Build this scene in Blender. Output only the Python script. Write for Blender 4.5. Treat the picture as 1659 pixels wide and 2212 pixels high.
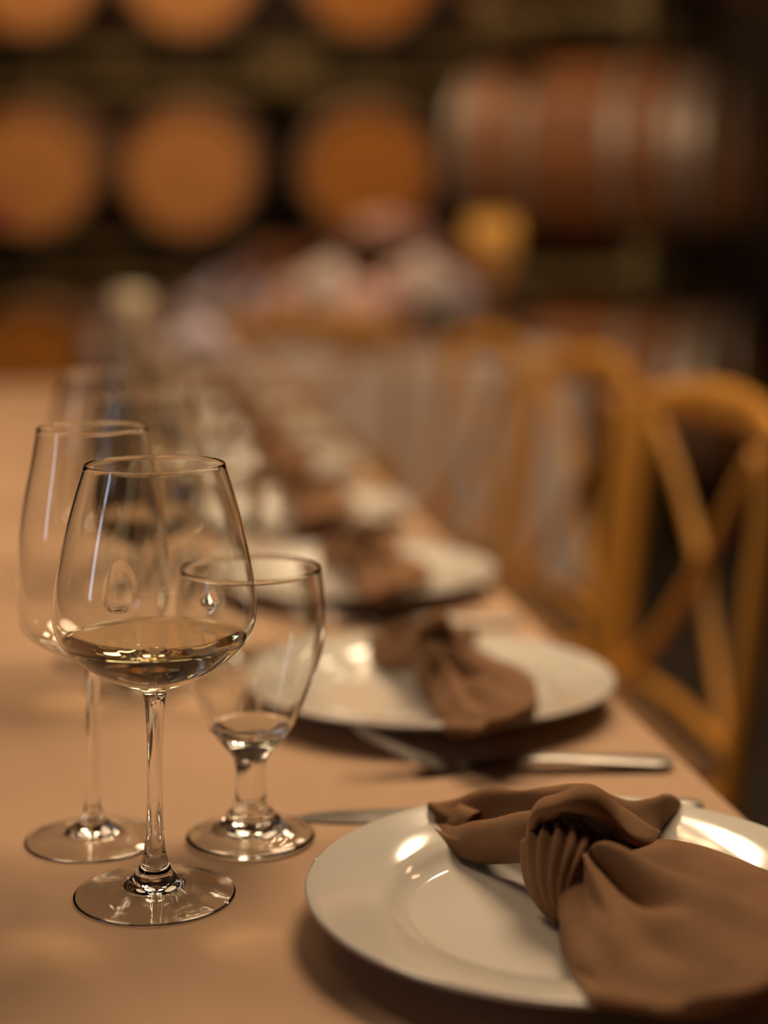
import bpy, bmesh, math, random
from mathutils import Vector, Matrix, noise
PI = math.pi
S = bpy.context.scene
C = S.collection
for o in list(bpy.data.objects):
    bpy.data.objects.remove(o)

# ------------------------------------------------------------------ camera
W_PX, H_PX, F_PX = 1659.0, 2212.0, 3660.0      # focal length in pixels of the full frame
HORIZON = 526.0                                # the lens is shifted: the horizon lies high in the frame
TABLE_Z = 0.75
CAM_H = 0.345                                  # lens above the table top
cam_d = bpy.data.cameras.new('camera')
cam = bpy.data.objects.new('camera', cam_d)
C.objects.link(cam)
cam.location = (0, 0, TABLE_Z + CAM_H)
cam.rotation_euler = (PI / 2, 0, 0)
cam_d.sensor_fit = 'VERTICAL'
cam_d.sensor_height = 36.0
cam_d.lens = 36.0 * F_PX / H_PX
cam_d.shift_y = (HORIZON - H_PX / 2) / H_PX
cam_d.clip_start = 0.05
cam_d.dof.use_dof = True
cam_d.dof.focus_distance = 0.89
cam_d.dof.aperture_fstop = 2.0
S.camera = cam

# ------------------------------------------------------------------ world, view, sampling
w = bpy.data.worlds.new('world')
S.world = w
w.use_nodes = True
w.node_tree.nodes['Background'].inputs[0].default_value = (1.0, 0.62, 0.36, 1)
w.node_tree.nodes['Background'].inputs[1].default_value = 0.0
S.view_settings.view_transform = 'Standard'
S.view_settings.look = 'None'
S.view_settings.gamma = 1.0
S.view_settings.exposure = 0.0
S.view_settings.use_curve_mapping = False
cy = S.cycles
cy.max_bounces = 14
cy.transmission_bounces = 14
cy.transparent_max_bounces = 12
cy.glossy_bounces = 6
cy.diffuse_bounces = 4
cy.caustics_reflective = True
cy.caustics_refractive = True
cy.blur_glossy = 0.3
cy.sample_clamp_indirect = 30.0
cy.use_denoising = True
cy.use_adaptive_sampling = True
cy.adaptive_threshold = 0.015

WARM = (1.0, 0.66, 0.36)
PENDANT_POWER = 15.0
GLOBE_POWER = 30.0
BULB_POWER = 150.0
WINDOW_POWER = 4.5
RACK_FILL = 80.0

def area(name, loc, target, size, power, col):
    d = bpy.data.lights.new(name, 'AREA')
    d.energy = power
    d.color = col
    d.shape = 'DISK'
    d.size = size
    o = bpy.data.objects.new(name, d)
    C.objects.link(o)
    o.location = loc
    o.rotation_euler = (Vector(target) - Vector(loc)).to_track_quat('-Z', 'Y').to_euler()
    return o
# added fill lights out of view, aimed to brighten the barrel racks
area('rack_fill_light', (-1.0, 5.3, 4.3), (-0.5, 8.2, 1.3), 0.9, RACK_FILL, (1.0, 0.62, 0.32))
area('rack_fill_light', (3.6, 5.3, 3.9), (1.4, 6.2, 1.2), 0.9, RACK_FILL * 0.14, (1.0, 0.62, 0.34))

# ------------------------------------------------------------------ helpers
def up(px, py, d):
    """point at distance d seen at (px, py) of the photograph"""
    return Vector(((px - (W_PX - 1) / 2) * d / F_PX, d, TABLE_Z + CAM_H - d * (py - HORIZON) / F_PX))

def tag(o, label=None, cat=None, group=None, kind=None):
    if label: o['label'] = label
    if cat: o['category'] = cat
    if group: o['group'] = group
    if kind: o['kind'] = kind
    return o

def empty(name, loc=(0, 0, 0), rz=0.0, parent=None):
    o = bpy.data.objects.new(name, None)
    o.empty_display_size = 0.05
    C.objects.link(o)
    o.location = loc
    o.rotation_euler = (0, 0, rz)
    if parent: o.parent = parent
    return o

def obj(name, verts, faces, mat, parent=None, smooth=True, sharp=None):
    me = bpy.data.meshes.new(name)
    me.from_pydata([tuple(v) for v in verts], [], faces)
    me.update()
    if smooth:
        me.polygons.foreach_set('use_smooth', [True] * len(me.polygons))
        if sharp: me.set_sharp_from_angle(angle=math.radians(sharp))
    if mat: me.materials.append(mat)
    o = bpy.data.objects.new(name, me)
    C.objects.link(o)
    if parent: o.parent = parent
    return o

def from_bm(name, bm, mat, parent=None, smooth=True, sharp=35):
    me = bpy.data.meshes.new(name)
    bmesh.ops.recalc_face_normals(bm, faces=bm.faces)
    bm.to_mesh(me)
    bm.free()
    if smooth:
        me.polygons.foreach_set('use_smooth', [True] * len(me.polygons))
        if sharp: me.set_sharp_from_angle(angle=math.radians(sharp))
    if mat: me.materials.append(mat)
    o = bpy.data.objects.new(name, me)
    C.objects.link(o)
    if parent: o.parent = parent
    return o

def children(o):
    return [c for c in bpy.data.objects if c.parent == o]

KIDS = {}
def remember(root):
    """lists a thing's parts and sub-parts once, so copies are quick"""
    KIDS[root.name] = [(c, children(c)) for c in children(root)]

def dup(root, loc=None, rz=None, label=None):
    r = root.copy()
    C.objects.link(r)
    if loc is not None: r.location = loc
    if rz is not None: r.rotation_euler = (0, 0, rz)
    if label: r['label'] = label
    for c, gs in KIDS[root.name]:
        n = c.copy()
        C.objects.link(n)
        n.parent = r
        for g in gs:
            m = g.copy()
            C.objects.link(m)
            m.parent = n
    return r

def catmull(pts, n):
    """n points per span through the points"""
    out = []
    P = [pts[0]] + list(pts) + [pts[-1]]
    for i in range(1, len(P) - 2):
        p0, p1, p2, p3 = (Vector(P[i - 1]), Vector(P[i]), Vector(P[i + 1]), Vector(P[i + 2]))
        if i == 1: p0 = p1 * 2 - p2
        if i == len(P) - 3: p3 = p2 * 2 - p1
        for k in range(n):
            t = k / n
            out.append(0.5 * ((2 * p1) + (p2 - p0) * t + (2 * p0 - 5 * p1 + 4 * p2 - p3) * t * t + (3 * p1 - p0 - 3 * p2 + p3) * t ** 3))
    out.append(Vector(P[-2]))
    return out

def lathe(prof, seg=64, wob=None):
    """prof: list of (r, z); a zero radius closes to a pole"""
    verts, rings, faces = [], [], []
    for r, z in prof:
        if r < 1e-6:
            rings.append([len(verts)])
            verts.append((0, 0, z))
        else:
            rings.append(list(range(len(verts), len(verts) + seg)))
            for k in range(seg):
                a = 2 * PI * k / seg
                verts.append((r * math.cos(a), r * math.sin(a), z))
    for a, b in zip(rings, rings[1:]):
        if len(a) == 1 and len(b) == 1: continue
        for k in range(seg):
            k2 = (k + 1) % seg
            if len(a) == 1: faces.append((a[0], b[k2], b[k]))
            elif len(b) == 1: faces.append((a[k], a[k2], b[0]))
            else: faces.append((a[k], a[k2], b[k2], b[k]))
    return verts, faces

def box_bm(bm, size, loc=(0, 0, 0), rot=None, bevel=0.0, seg=2):
    m = Matrix.Translation(loc)
    if rot is not None: m = m @ rot
    r = bmesh.ops.create_cube(bm, size=1.0, matrix=m @ Matrix.Diagonal((*size, 1)))
    if bevel:
        es = {e for v in r['verts'] for e in v.link_edges}
        bmesh.ops.bevel(bm, geom=list(es), offset=bevel, segments=seg, affect='EDGES', profile=0.6)

def bx(name, size, loc, mat, parent=None, bevel=0.0, rot=None):
    bm = bmesh.new()
    box_bm(bm, size, loc, rot, bevel)
    return from_bm(name, bm, mat, parent)

def sweep(path, radii, seg=12, flat=1.0, upv=Vector((0, 0, 1)), cap=True):
    """a rod along a path; radii one per point or a number; flat scales the second axis"""
    path = [Vector(p) for p in path]
    n = len(path)
    if not hasattr(radii, '__len__'): radii = [radii] * n
    verts, faces = [], []
    for i, p in enumerate(path):
        t = (path[min(i + 1, n - 1)] - path[max(i - 1, 0)]).normalized()
        a = t.cross(upv)
        if a.length < 1e-4: a = t.cross(Vector((0, 1, 0)))
        a.normalize()
        b = a.cross(t).normalized()
        rr = radii[i]
        if not hasattr(rr, '__len__'): rr = (rr, rr * flat)
        for k in range(seg):
            ang = 2 * PI * k / seg
            verts.append(p + a * (math.cos(ang) * rr[0]) + b * (math.sin(ang) * rr[1]))
    for i in range(n - 1):
        for k in range(seg):
            k2 = (k + 1) % seg
            faces.append((i * seg + k, i * seg + k2, (i + 1) * seg + k2, (i + 1) * seg + k))
    if cap:
        faces.append(tuple(range(seg))[::-1])
        faces.append(tuple((n - 1) * seg + k for k in range(seg)))
    return verts, faces

# ------------------------------------------------------------------ materials
def mat(name, col, rough=0.5, metal=0.0, spec=0.5, **kw):
    m = bpy.data.materials.new(name)
    m.use_nodes = True
    b = m.node_tree.nodes['Principled BSDF']
    b.inputs['Base Color'].default_value = (*col, 1)
    b.inputs['Roughness'].default_value = rough
    b.inputs['Metallic'].default_value = metal
    b.inputs['Specular IOR Level'].default_value = spec
    for k, v in kw.items():
        b.inputs[k.replace('_', ' ')].default_value = v
    return m

def nodes(m):
    return m.node_tree.nodes, m.node_tree.links, m.node_tree.nodes['Principled BSDF']

def vary(m, c1, c2, scale=(8, 8, 8), detail=4, rough=0.55, bump=0.0, bscale=None, dist=0.002, lo=0.35, hi=0.65):
    """noise between two colours, with an optional bump"""
    N, L, b = nodes(m)
    tc = N.new('ShaderNodeTexCoord')
    mp = N.new('ShaderNodeMapping')
    mp.inputs['Scale'].default_value = scale
    L.new(tc.outputs['Object'], mp.inputs['Vector'])
    nz = N.new('ShaderNodeTexNoise')
    nz.inputs['Scale'].default_value = 1.0
    nz.inputs['Detail'].default_value = detail
    nz.inputs['Roughness'].default_value = rough
    L.new(mp.outputs[0], nz.inputs['Vector'])
    cr = N.new('ShaderNodeValToRGB')
    cr.color_ramp.elements[0].position = lo
    cr.color_ramp.elements[1].position = hi
    cr.color_ramp.elements[0].color = (*c1, 1)
    cr.color_ramp.elements[1].color = (*c2, 1)
    L.new(nz.outputs['Fac'], cr.inputs[0])
    L.new(cr.outputs[0], b.inputs['Base Color'])
    if bump:
        bp = N.new('ShaderNodeBump')
        bp.inputs['Strength'].default_value = bump
        bp.inputs['Distance'].default_value = dist
        src = nz
        if bscale:
            src = N.new('ShaderNodeTexNoise')
            src.inputs['Scale'].default_value = bscale
            src.inputs['Detail'].default_value = 3
            L.new(tc.outputs['Object'], src.inputs['Vector'])
        L.new(src.outputs['Fac'], bp.inputs['Height'])
        L.new(bp.outputs[0], b.inputs['Normal'])
    return m

def weave(m, pitch, strength, dist, wr_scale=9.0, wr=0.002):
    """fine crossing threads plus soft wrinkles"""
    N, L, b = nodes(m)
    tc = N.new('ShaderNodeTexCoord')
    acc = None
    for ax in 'XY':
        wv = N.new('ShaderNodeTexWave')
        wv.bands_direction = ax
        wv.inputs['Scale'].default_value = 1.0 / (pitch * 3.18)
        wv.inputs['Distortion'].default_value = 0.6
        wv.inputs['Detail Scale'].default_value = 2.0
        L.new(tc.outputs['Object'], wv.inputs['Vector'])
        if acc is None: acc = wv.outputs['Fac']
        else:
            mx = N.new('ShaderNodeMath')
            mx.operation = 'MULTIPLY'
            L.new(acc, mx.inputs[0]); L.new(wv.outputs['Fac'], mx.inputs[1])
            acc = mx.outputs[0]
    b1 = N.new('ShaderNodeBump')
    b1.inputs['Strength'].default_value = strength
    b1.inputs['Distance'].default_value = dist
    L.new(acc, b1.inputs['Height'])
    nz = N.new('ShaderNodeTexNoise')
    nz.inputs['Scale'].default_value = wr_scale
    nz.inputs['Detail'].default_value = 2.5
    nz.inputs['Distortion'].default_value = 0.6
    L.new(tc.outputs['Object'], nz.inputs['Vector'])
    b2 = N.new('ShaderNodeBump')
    b2.inputs['Strength'].default_value = 0.6
    b2.inputs['Distance'].default_value = wr
    L.new(nz.outputs['Fac'], b2.inputs['Height'])
    L.new(b1.outputs[0], b2.inputs['Normal'])
    L.new(b2.outputs[0], b.inputs['Normal'])
    return m

M = {}
M['cloth'] = weave(vary(mat('tan_linen', (0.5, 0.33, 0.23), 0.85, spec=0.2), (0.50, 0.335, 0.225), (0.535, 0.36, 0.245), (5, 5, 5), 5), 0.0006, 0.3, 0.0003, 11.0, 0.005)
M['pale_cloth'] = vary(mat('pale_linen', (0.62, 0.52, 0.48), 0.85, spec=0.2), (0.68, 0.57, 0.53), (0.77, 0.66, 0.62), (4, 4, 4))
M['napkin'] = weave(vary(mat('brown_muslin', (0.3, 0.16, 0.085), 0.8, spec=0.25), (0.22, 0.11, 0.048), (0.27, 0.139, 0.063), (30, 30, 30), 4), 0.0007, 0.55, 0.0005, 26.0, 0.0025)
M['napkin'].node_tree.nodes['Principled BSDF'].inputs['Sheen Weight'].default_value = 0.05
M['china'] = mat('white_china', (0.78, 0.755, 0.70), 0.09, spec=0.6)
M['china'].node_tree.nodes['Principled BSDF'].inputs['Coat Weight'].default_value = 0.6
M['china'].node_tree.nodes['Principled BSDF'].inputs['Coat Roughness'].default_value = 0.04
M['steel'] = vary(mat('cutlery_steel', (0.55, 0.53, 0.5), 0.33, 1.0), (0.19, 0.175, 0.16), (0.25, 0.235, 0.22), (60, 60, 60))
M['chair_wood'] = vary(mat('honey_wood', (0.4, 0.19, 0.04), 0.42), (0.50, 0.23, 0.036), (0.66, 0.335, 0.062), (18, 18, 3), 5, bump=0.15)
M['rush'] = vary(mat('rush_seat', (0.4, 0.25, 0.09), 0.7), (0.13, 0.062, 0.018), (0.2, 0.1, 0.03), (60, 8, 8))
M['galv'] = vary(mat('galvanised_hoop', (0.5, 0.47, 0.45), 0.5, 0.6), (0.3, 0.27, 0.25), (0.42, 0.39, 0.36), (12, 12, 12))
M['rack'] = vary(mat('olive_rack_steel', (0.13, 0.09, 0.035), 0.55, 0.3), (0.12, 0.085, 0.03), (0.17, 0.12, 0.045), (6, 6, 6))
M['floor'] = vary(mat('stained_concrete', (0.08, 0.06, 0.05), 0.55), (0.016, 0.011, 0.008), (0.03, 0.021, 0.015), (2, 2, 2), 6)
M['wall'] = vary(mat('dark_plaster', (0.05, 0.04, 0.03), 0.9), (0.04, 0.03, 0.02), (0.06, 0.045, 0.032), (2, 2, 2))
M['ceiling'] = vary(mat('ceiling_boards', (0.1, 0.06, 0.035), 0.8), (0.08, 0.048, 0.028), (0.12, 0.075, 0.042), (1, 12, 1))
M['dark_metal'] = vary(mat('black_iron', (0.03, 0.028, 0.026), 0.5, 0.6), (0.025, 0.023, 0.02), (0.04, 0.036, 0.03), (20, 20, 20))
M['board'] = vary(mat('plywood', (0.4, 0.26, 0.14), 0.6), (0.35, 0.22, 0.11), (0.45, 0.3, 0.16), (3, 20, 3))
M['brass'] = mat('brass', (0.75, 0.48, 0.16), 0.3, 1.0)
M['wax'] = mat('ivory_wax', (0.85, 0.75, 0.6), 0.5, Subsurface_Weight=0.2)
M['leaf'] = vary(mat('leaf', (0.1, 0.12, 0.04), 0.55), (0.07, 0.085, 0.03), (0.15, 0.15, 0.06), (30, 30, 30))
M['magenta'] = mat('magenta_card', (0.35, 0.01, 0.07), 0.6)
M['window_frame'] = vary(mat('white_frame', (0.7, 0.68, 0.64), 0.5), (0.66, 0.64, 0.6), (0.74, 0.72, 0.68), (6, 6, 6))

def barrel_wood(name, c1, c2):
    return vary(mat(name, c1, 0.6, spec=0.35), c1, c2, (14, 2.2, 14), 5, bump=0.2)
M['oak_tan'] = barrel_wood('tan_oak', (0.43, 0.195, 0.062), (0.56, 0.27, 0.095))
M['oak_orange'] = barrel_wood('orange_oak', (0.36, 0.135, 0.018), (0.47, 0.19, 0.03))
M['oak_side'] = barrel_wood('stave_oak', (0.24, 0.1, 0.025), (0.34, 0.15, 0.045))
M['dark_oak'] = vary(mat('dark_red_oak', (0.2, 0.07, 0.03), 0.6), (0.17, 0.06, 0.02), (0.28, 0.11, 0.03), (14, 2.2, 14))  # a darker, redder oak than the other staves

def petal(name, c1, c2):
    return vary(mat(name, c1, 0.7, spec=0.25), c1, c2, (40, 40, 40), 3)
M['rose_blush'] = petal('blush_petal', (0.80, 0.52, 0.48), (0.88, 0.64, 0.60))
M['rose_white'] = petal('white_petal', (0.76, 0.68, 0.66), (0.85, 0.78, 0.76))
M['rose_mauve'] = petal('mauve_petal', (0.50, 0.31, 0.36), (0.62, 0.42, 0.47))
M['rose_rust'] = petal('rust_petal', (0.4, 0.16, 0.1), (0.52, 0.23, 0.14))
M['rose_lilac'] = petal('lilac_petal', (0.68, 0.60, 0.74), (0.80, 0.73, 0.86))

def glass(name, col=(1, 1, 1), ior=1.5):
    m = bpy.data.materials.new(name)
    m.use_nodes = True
    N, L = m.node_tree.nodes, m.node_tree.links
    N.clear()
    out = N.new('ShaderNodeOutputMaterial')
    g = N.new('ShaderNodeBsdfGlass')
    g.inputs['Color'].default_value = (*col, 1)
    g.inputs['Roughness'].default_value = 0.0
    g.inputs['IOR'].default_value = ior
    L.new(g.outputs[0], out.inputs[0])
    return m
M['glass'] = glass('clear_glass', (0.997, 0.997, 0.992), 1.5)
M['goblet_glass'] = glass('thick_glass', (0.994, 0.997, 0.988), 1.52)
M['wine'] = glass('white_wine', (0.985, 0.975, 0.87), 1.34)
M['wine_wet'] = glass('white_wine_side', (0.99, 0.98, 0.90), 1.5 / 1.34)
M['amber'] = mat('frosted_amber', (0.6, 0.45, 0.24), 0.45)
_N, _L, _b = nodes(M['amber'])
_t = _N.new('ShaderNodeBsdfTranslucent')
_t.inputs[0].default_value = (0.9, 0.72, 0.4, 1)
_m = _N.new('ShaderNodeMixShader')
_m.inputs[0].default_value = 0.7
_L.new(_b.outputs[0], _m.inputs[1]); _L.new(_t.outputs[0], _m.inputs[2])
_L.new(_m.outputs[0], _N['Material Output'].inputs[0])

def emit(name, col, power):
    m = bpy.data.materials.new(name)
    m.use_nodes = True
    N, L = m.node_tree.nodes, m.node_tree.links
    N.clear()
    out = N.new('ShaderNodeOutputMaterial')
    e = N.new('ShaderNodeEmission')
    e.inputs[0].default_value = (*col, 1)
    e.inputs[1].default_value = power
    L.new(e.outputs[0], out.inputs[0])
    return m
M['lamp_glow'] = emit('pendant_glow', (1.0, 0.70, 0.42), PENDANT_POWER)
M['globe_glow'] = emit('globe_glow', (1.0, 0.74, 0.48), GLOBE_POWER)
M['bulb_glow'] = emit('bulb_glow', (1.0, 0.66, 0.34), BULB_POWER)
M['day_glow'] = emit('evening_daylight', (0.62, 0.78, 1.0), WINDOW_POWER)
M['flame'] = emit('flame_glow', (1.0, 0.66, 0.3), 26.0)

# ------------------------------------------------------------------ room
XL, XR, YF, YB, ZC = -3.6, 4.4, -3.2, 9.6, 4.6
def plane_box(name, size, loc, m):
    return tag(bx(name, size, loc, m), kind='structure')
plane_box('floor', (XR - XL + .4, YB - YF + .4, .1), ((XL + XR) / 2, (YF + YB) / 2, -.05), M['floor'])
plane_box('ceiling', (XR - XL + .4, YB - YF + .4, .1), ((XL + XR) / 2, (YF + YB) / 2, ZC + .05), M['ceiling'])
plane_box('wall_back', (XR - XL, .2, ZC), ((XL + XR) / 2, YB + .1, ZC / 2), M['wall'])
plane_box('wall_front', (XR - XL, .2, ZC), ((XL + XR) / 2, YF - .1, ZC / 2), M['wall'])
plane_box('wall_right', (.2, YB - YF, ZC), (XR + .1, (YF + YB) / 2, ZC / 2), M['wall'])
# left wall with one tall window
WY0, WY1, WZ0, WZ1 = -0.62, -0.20, 0.9, 3.1
bm = bmesh.new()
box_bm(bm, (.2, WY0 - YF, ZC), (XL - .1, (YF + WY0) / 2, ZC / 2))
box_bm(bm, (.2, YB - WY1, ZC), (XL - .1, (YB + WY1) / 2, ZC / 2))
box_bm(bm, (.2, WY1 - WY0, WZ0), (XL - .1, (WY0 + WY1) / 2, WZ0 / 2))
box_bm(bm, (.2, WY1 - WY0, ZC - WZ1), (XL - .1, (WY0 + WY1) / 2, (ZC + WZ1) / 2))
tag(from_bm('wall_left', bm, M['wall'], smooth=False), kind='structure')
win = tag(empty('window_1', (XL - .08, (WY0 + WY1) / 2, WZ0)), kind='structure')
hw, hh = (WY1 - WY0) / 2, WZ1 - WZ0
bm = bmesh.new()
for s in (-1, 1): box_bm(bm, (.08, .06, hh), (0, s * (hw - .03), hh / 2))
for z in (.03, hh / 2, hh - .03): box_bm(bm, (.078, 2 * hw - .12, .06), (0, 0, z))
from_bm('window_frame', bm, M['window_frame'], win)
for z0 in (.06, hh / 2 + .03):
    bx('pane', (.01, 2 * hw - .12, hh / 2 - .09), (-.02, 0, z0 + (hh / 2 - .09) / 2), M['day_glow'], win)

# ------------------------------------------------------------------ barrels on steel racks
def barrel_proto(mhead, mbody, tagged=False):
    """axis along local Y, one head at y = -L/2"""
    root = empty('wine_barrel')
    L2, rb, rh = 0.46, 0.345, 0.292
    n = 26
    # staves: one slightly faceted shell with a groove at each joint
    verts, faces = [], []
    prof = [(-L2, rh), (-L2 * .8, rh + .018), (-L2 * .5, rh + .039), (-L2 * .2, rb - .003), (0, rb), (L2 * .2, rb - .003), (L2 * .5, rh + .039), (L2 * .8, rh + .018), (L2, rh)]
    seg = n * 4
    for y, r in prof:
        for k in range(seg):
            a = 2 * PI * k / seg
            q = r - (.004 if k % 4 == 0 else 0)
            verts.append((q * math.cos(a), y, q * math.sin(a)))
    for i in range(len(prof) - 1):
        for k in range(seg):
            k2 = (k + 1) % seg
            faces.append((i * seg + k, i * seg + k2, (i + 1) * seg + k2, (i + 1) * seg + k))
    # chime: rim turned inwards at both ends
    for end, base in ((-1, 0), (1, (len(prof) - 1) * seg)):
        o0 = len(verts)
        for (r, y) in ((rh - .022, end * L2), (rh - .026, end * (L2 - .035))):
            for k in range(seg):
                a = 2 * PI * k / seg
                verts.append((r * math.cos(a), y, r * math.sin(a)))
        for k in range(seg):
            k2 = (k + 1) % seg
            q1 = (base + k, o0 + k, o0 + k2, base + k2)
            q2 = (o0 + k, o0 + seg + k, o0 + seg + k2, o0 + k2)
            faces.append(q1 if end < 0 else q1[::-1])
            faces.append(q2 if end < 0 else q2[::-1])
    obj('staves', verts, faces, mbody, root, sharp=30)
    # heads: boards cut to the circle, joints open by a few millimetres
    R = rh - .024
    for end in (-1, 1):
        bm = bmesh.new()
        nb = 7
        wd = 2 * R / nb
        for i in range(nb):
            x0, x1 = -R + i * wd + .0015, -R + (i + 1) * wd - .0015
            xs = [x0 + (x1 - x0) * t / 4 for t in range(5)]
            topp = [(x, math.sqrt(max(R * R - x * x, 1e-6))) for x in xs]
            out = topp + [(x, -z) for x, z in reversed(topp)]
            y0 = end * (L2 - .03) + random.uniform(-.001, .001)
            f = bm.faces.new([bm.verts.new((x, y0, z)) for x, z in out])
            r = bmesh.ops.extrude_face_region(bm, geom=[f])
            for v in r['geom']:
                if isinstance(v, bmesh.types.BMVert): v.co.y -= end * .02
        from_bm('head', bm, mhead, root, smooth=False)
    for y, r0 in ((-.435, rh + .004), (-.35, rh + .016), (-.17, rh + .040), (.17, rh + .040), (.35, rh + .016), (.435, rh + .004)):
        wd = .042 if abs(y) > .4 else .036
        sl = .004 * (-1 if y > 0 else 1)
        pr = [(r0 + .001 - sl, -wd / 2), (r0 + .0065 - sl, -wd / 2), (r0 + .0065 + sl, wd / 2), (r0 + .001 + sl, wd / 2), (r0 + .001 - sl, -wd / 2)]
        v, f = lathe(pr, 104)
        obj('hoop', [(a, c + y, b) for a, b, c in v], f, M['galv'], root, sharp=30)
    v, f = lathe([(0, 0), (.03, 0), (.027, .02), (0, .022)], 16)
    obj('bung', [(a, b, c + rb - .004) for a, b, c in v], f, M['rush'], root, sharp=30)
    return root

B_TAN = barrel_proto(M['oak_tan'], M['oak_side'])
B_ORG = barrel_proto(M['oak_orange'], M['oak_side'])
B_SIDE = barrel_proto(M['oak_tan'], M['dark_oak'])
B_DARK = barrel_proto(M['oak_orange'], M['dark_oak'])
for b in (B_TAN, B_ORG, B_DARK, B_SIDE):
    b['category'] = 'barrel'
    remember(b)

def rack_proto():
    """steel cradle for two barrels side by side: origin at its foot, centred; barrels' axes along local Y"""
    root = empty('barrel_rack')
    wd, hb = 1.46, .0
    bm = bmesh.new()
    for y in (-.27, .27):
        box_bm(bm, (wd, .06, .05), (0, y, .026), bevel=.004)
        box_bm(bm, (wd, .06, .05), (0, y, .185), bevel=.004)
    from_bm('rail', bm, M['rack'], root)
    for y in (-.27, .27):
        for x in (-.71, -.32, .32, .71):
            bx('upright', (.075, .05, .115), (x, y, .1055), M['rack'], root, .004)
        for cx in (-.354, .354):
            pts = [(cx + .40 * math.sin(a), y, .185 + .413 - .40 * math.cos(a)) for a in [(-.62 + 1.24 * k / 12) for k in range(13)]]
            v, f = sweep(pts, [(.03, .012)] * 13, 8, upv=Vector((0, 1, 0)))
            obj('cradle', v, f, M['rack'], root, sharp=40)
    for x in (-.71, .71):
        bx('cross_bar', (.05, .49, .05), (x, 0, .1), M['rack'], root, .004)
    return root
RACK = rack_proto()
RACK['category'] = 'rack'
remember(RACK)

# stacking: z of barrel centres 0.49, 1.383, 2.276
D_BACK = 8.02                     # centre line of the back racks; heads face the table at 7.56
ROW_H = 0.893
used = {}
def place(proto, loc, rz, label, group):
    if not used.get(proto.name):
        used[proto.name] = True
        proto.location = loc
        proto.rotation_euler = (0, 0, rz)
        proto['label'] = label
        proto['group'] = group
        return proto
    o = dup(proto, loc, rz, label)
    o['group'] = group
    return o

rows = ['bottom', 'middle', 'top']
def lat(px, d): return (px - 829) * d / F_PX
heads = {}
for ri in range(3):
    z0 = ri * ROW_H
    for ci, pxc in enumerate((235, 965)):
        cx = lat(pxc, 7.56)
        side = ['of the back stack on the window side', 'of the back stack behind the flowers'][ci]
        place(RACK, (cx, D_BACK, z0 if ri else 0.0), 0, 'olive steel rack, %s tier %s' % (rows[ri], side), 'racks along the back wall')
        for bi, dx in enumerate((-.354, .354)):
            col = ci * 2 + bi
            proto = {(0, 0): B_ORG, (1, 2): B_ORG, (2, 2): B_ORG, (2, 3): B_ORG, (1, 3): B_DARK, (0, 2): B_ORG, (0, 3): B_DARK}.get((ri, col), B_TAN)
            ordn = ['first', 'second', 'third', 'fourth'][col]
            o = place(proto, (cx + dx, D_BACK, z0 + .537), 0,
                      'barrel head %s from the window side in the %s tier of the back stack' % (ordn, rows[ri]), 'barrels stacked along the back wall')
            heads[(ri, col)] = o
# a magenta card pinned low on the first middle barrel
v, f = lathe([(0, 0), (.05, 0), (.05, .004), (0, .004)], 32)
o = obj('card', [(a, -c, b) for a, b, c in v], f, M['magenta'], heads[(1, 0)], sharp=40)
o.location = (-.135, -.4315, -.165)
tag(o, 'magenta round card')

# side racks, turned so that the barrels lie almost across the view
A69 = math.radians(69)
hx, hd = lat(1545, 6.06), 6.06           # centre of the head that faces us at an angle
adir = Vector((math.sin(A69), -math.cos(A69)))   # towards that head
perp = Vector((math.cos(A69), math.sin(A69)))
bc = Vector((hx, hd)) - adir * .46
rz_side = math.atan2(adir.x, -adir.y)      # local -Y -> adir
for ri in range(3):
    z0 = ri * ROW_H
    c = bc + perp * .354
    place(RACK, (c.x, c.y, z0), rz_side, 'olive steel rack, %s tier of the stack turned sideways' % rows[ri], 'racks turned sideways')
    for bi in range(2):
        q = bc + perp * (.708 * bi)
        place(B_SIDE, (q.x, q.y, z0 + .537), rz_side,
              'barrel lying sideways with pale hoops, %s tier, %s of its pair' % (rows[ri], ['nearer', 'farther'][bi]), 'barrels turned sideways')

# ------------------------------------------------------------------ tables
TSL = -0.1545                                  # the long table drifts left as it recedes
TA = math.atan(-TSL)                           # table rotation about z
EDGE0 = (0.2264, 0.999)                        # a point on its right edge
vdir = Vector((-math.sin(TA), math.cos(TA)))
udir = Vector((math.cos(TA), math.sin(TA)))
def T(u, v):
    """u: across from the right edge (negative inwards); v: along"""
    p = Vector(EDGE0) + udir * u + vdir * v
    return p
TW, V0, V1 = 1.15, -1.6, 3.28
cen = T(-TW / 2, (V0 + V1) / 2)
tb = tag(empty('banquet_table', (cen.x, cen.y, 0), TA), 'long banquet table hidden under the tan cloth', 'table')
Ltab = V1 - V0
bx('tabletop', (TW - .012, Ltab - .012, .03), (0, 0, TABLE_Z - .0185), M['board'], tb, .004)
for sx in (-1, 1):
    for sy in (-1, 0, 1):
        v, f = sweep([(sx * .42, sy * (Ltab / 2 - .3), .0), (sx * .42, sy * (Ltab / 2 - .3), TABLE_Z - .034)], .018, 12)
        obj('leg', v, f, M['dark_metal'], tb, sharp=40)

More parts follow.
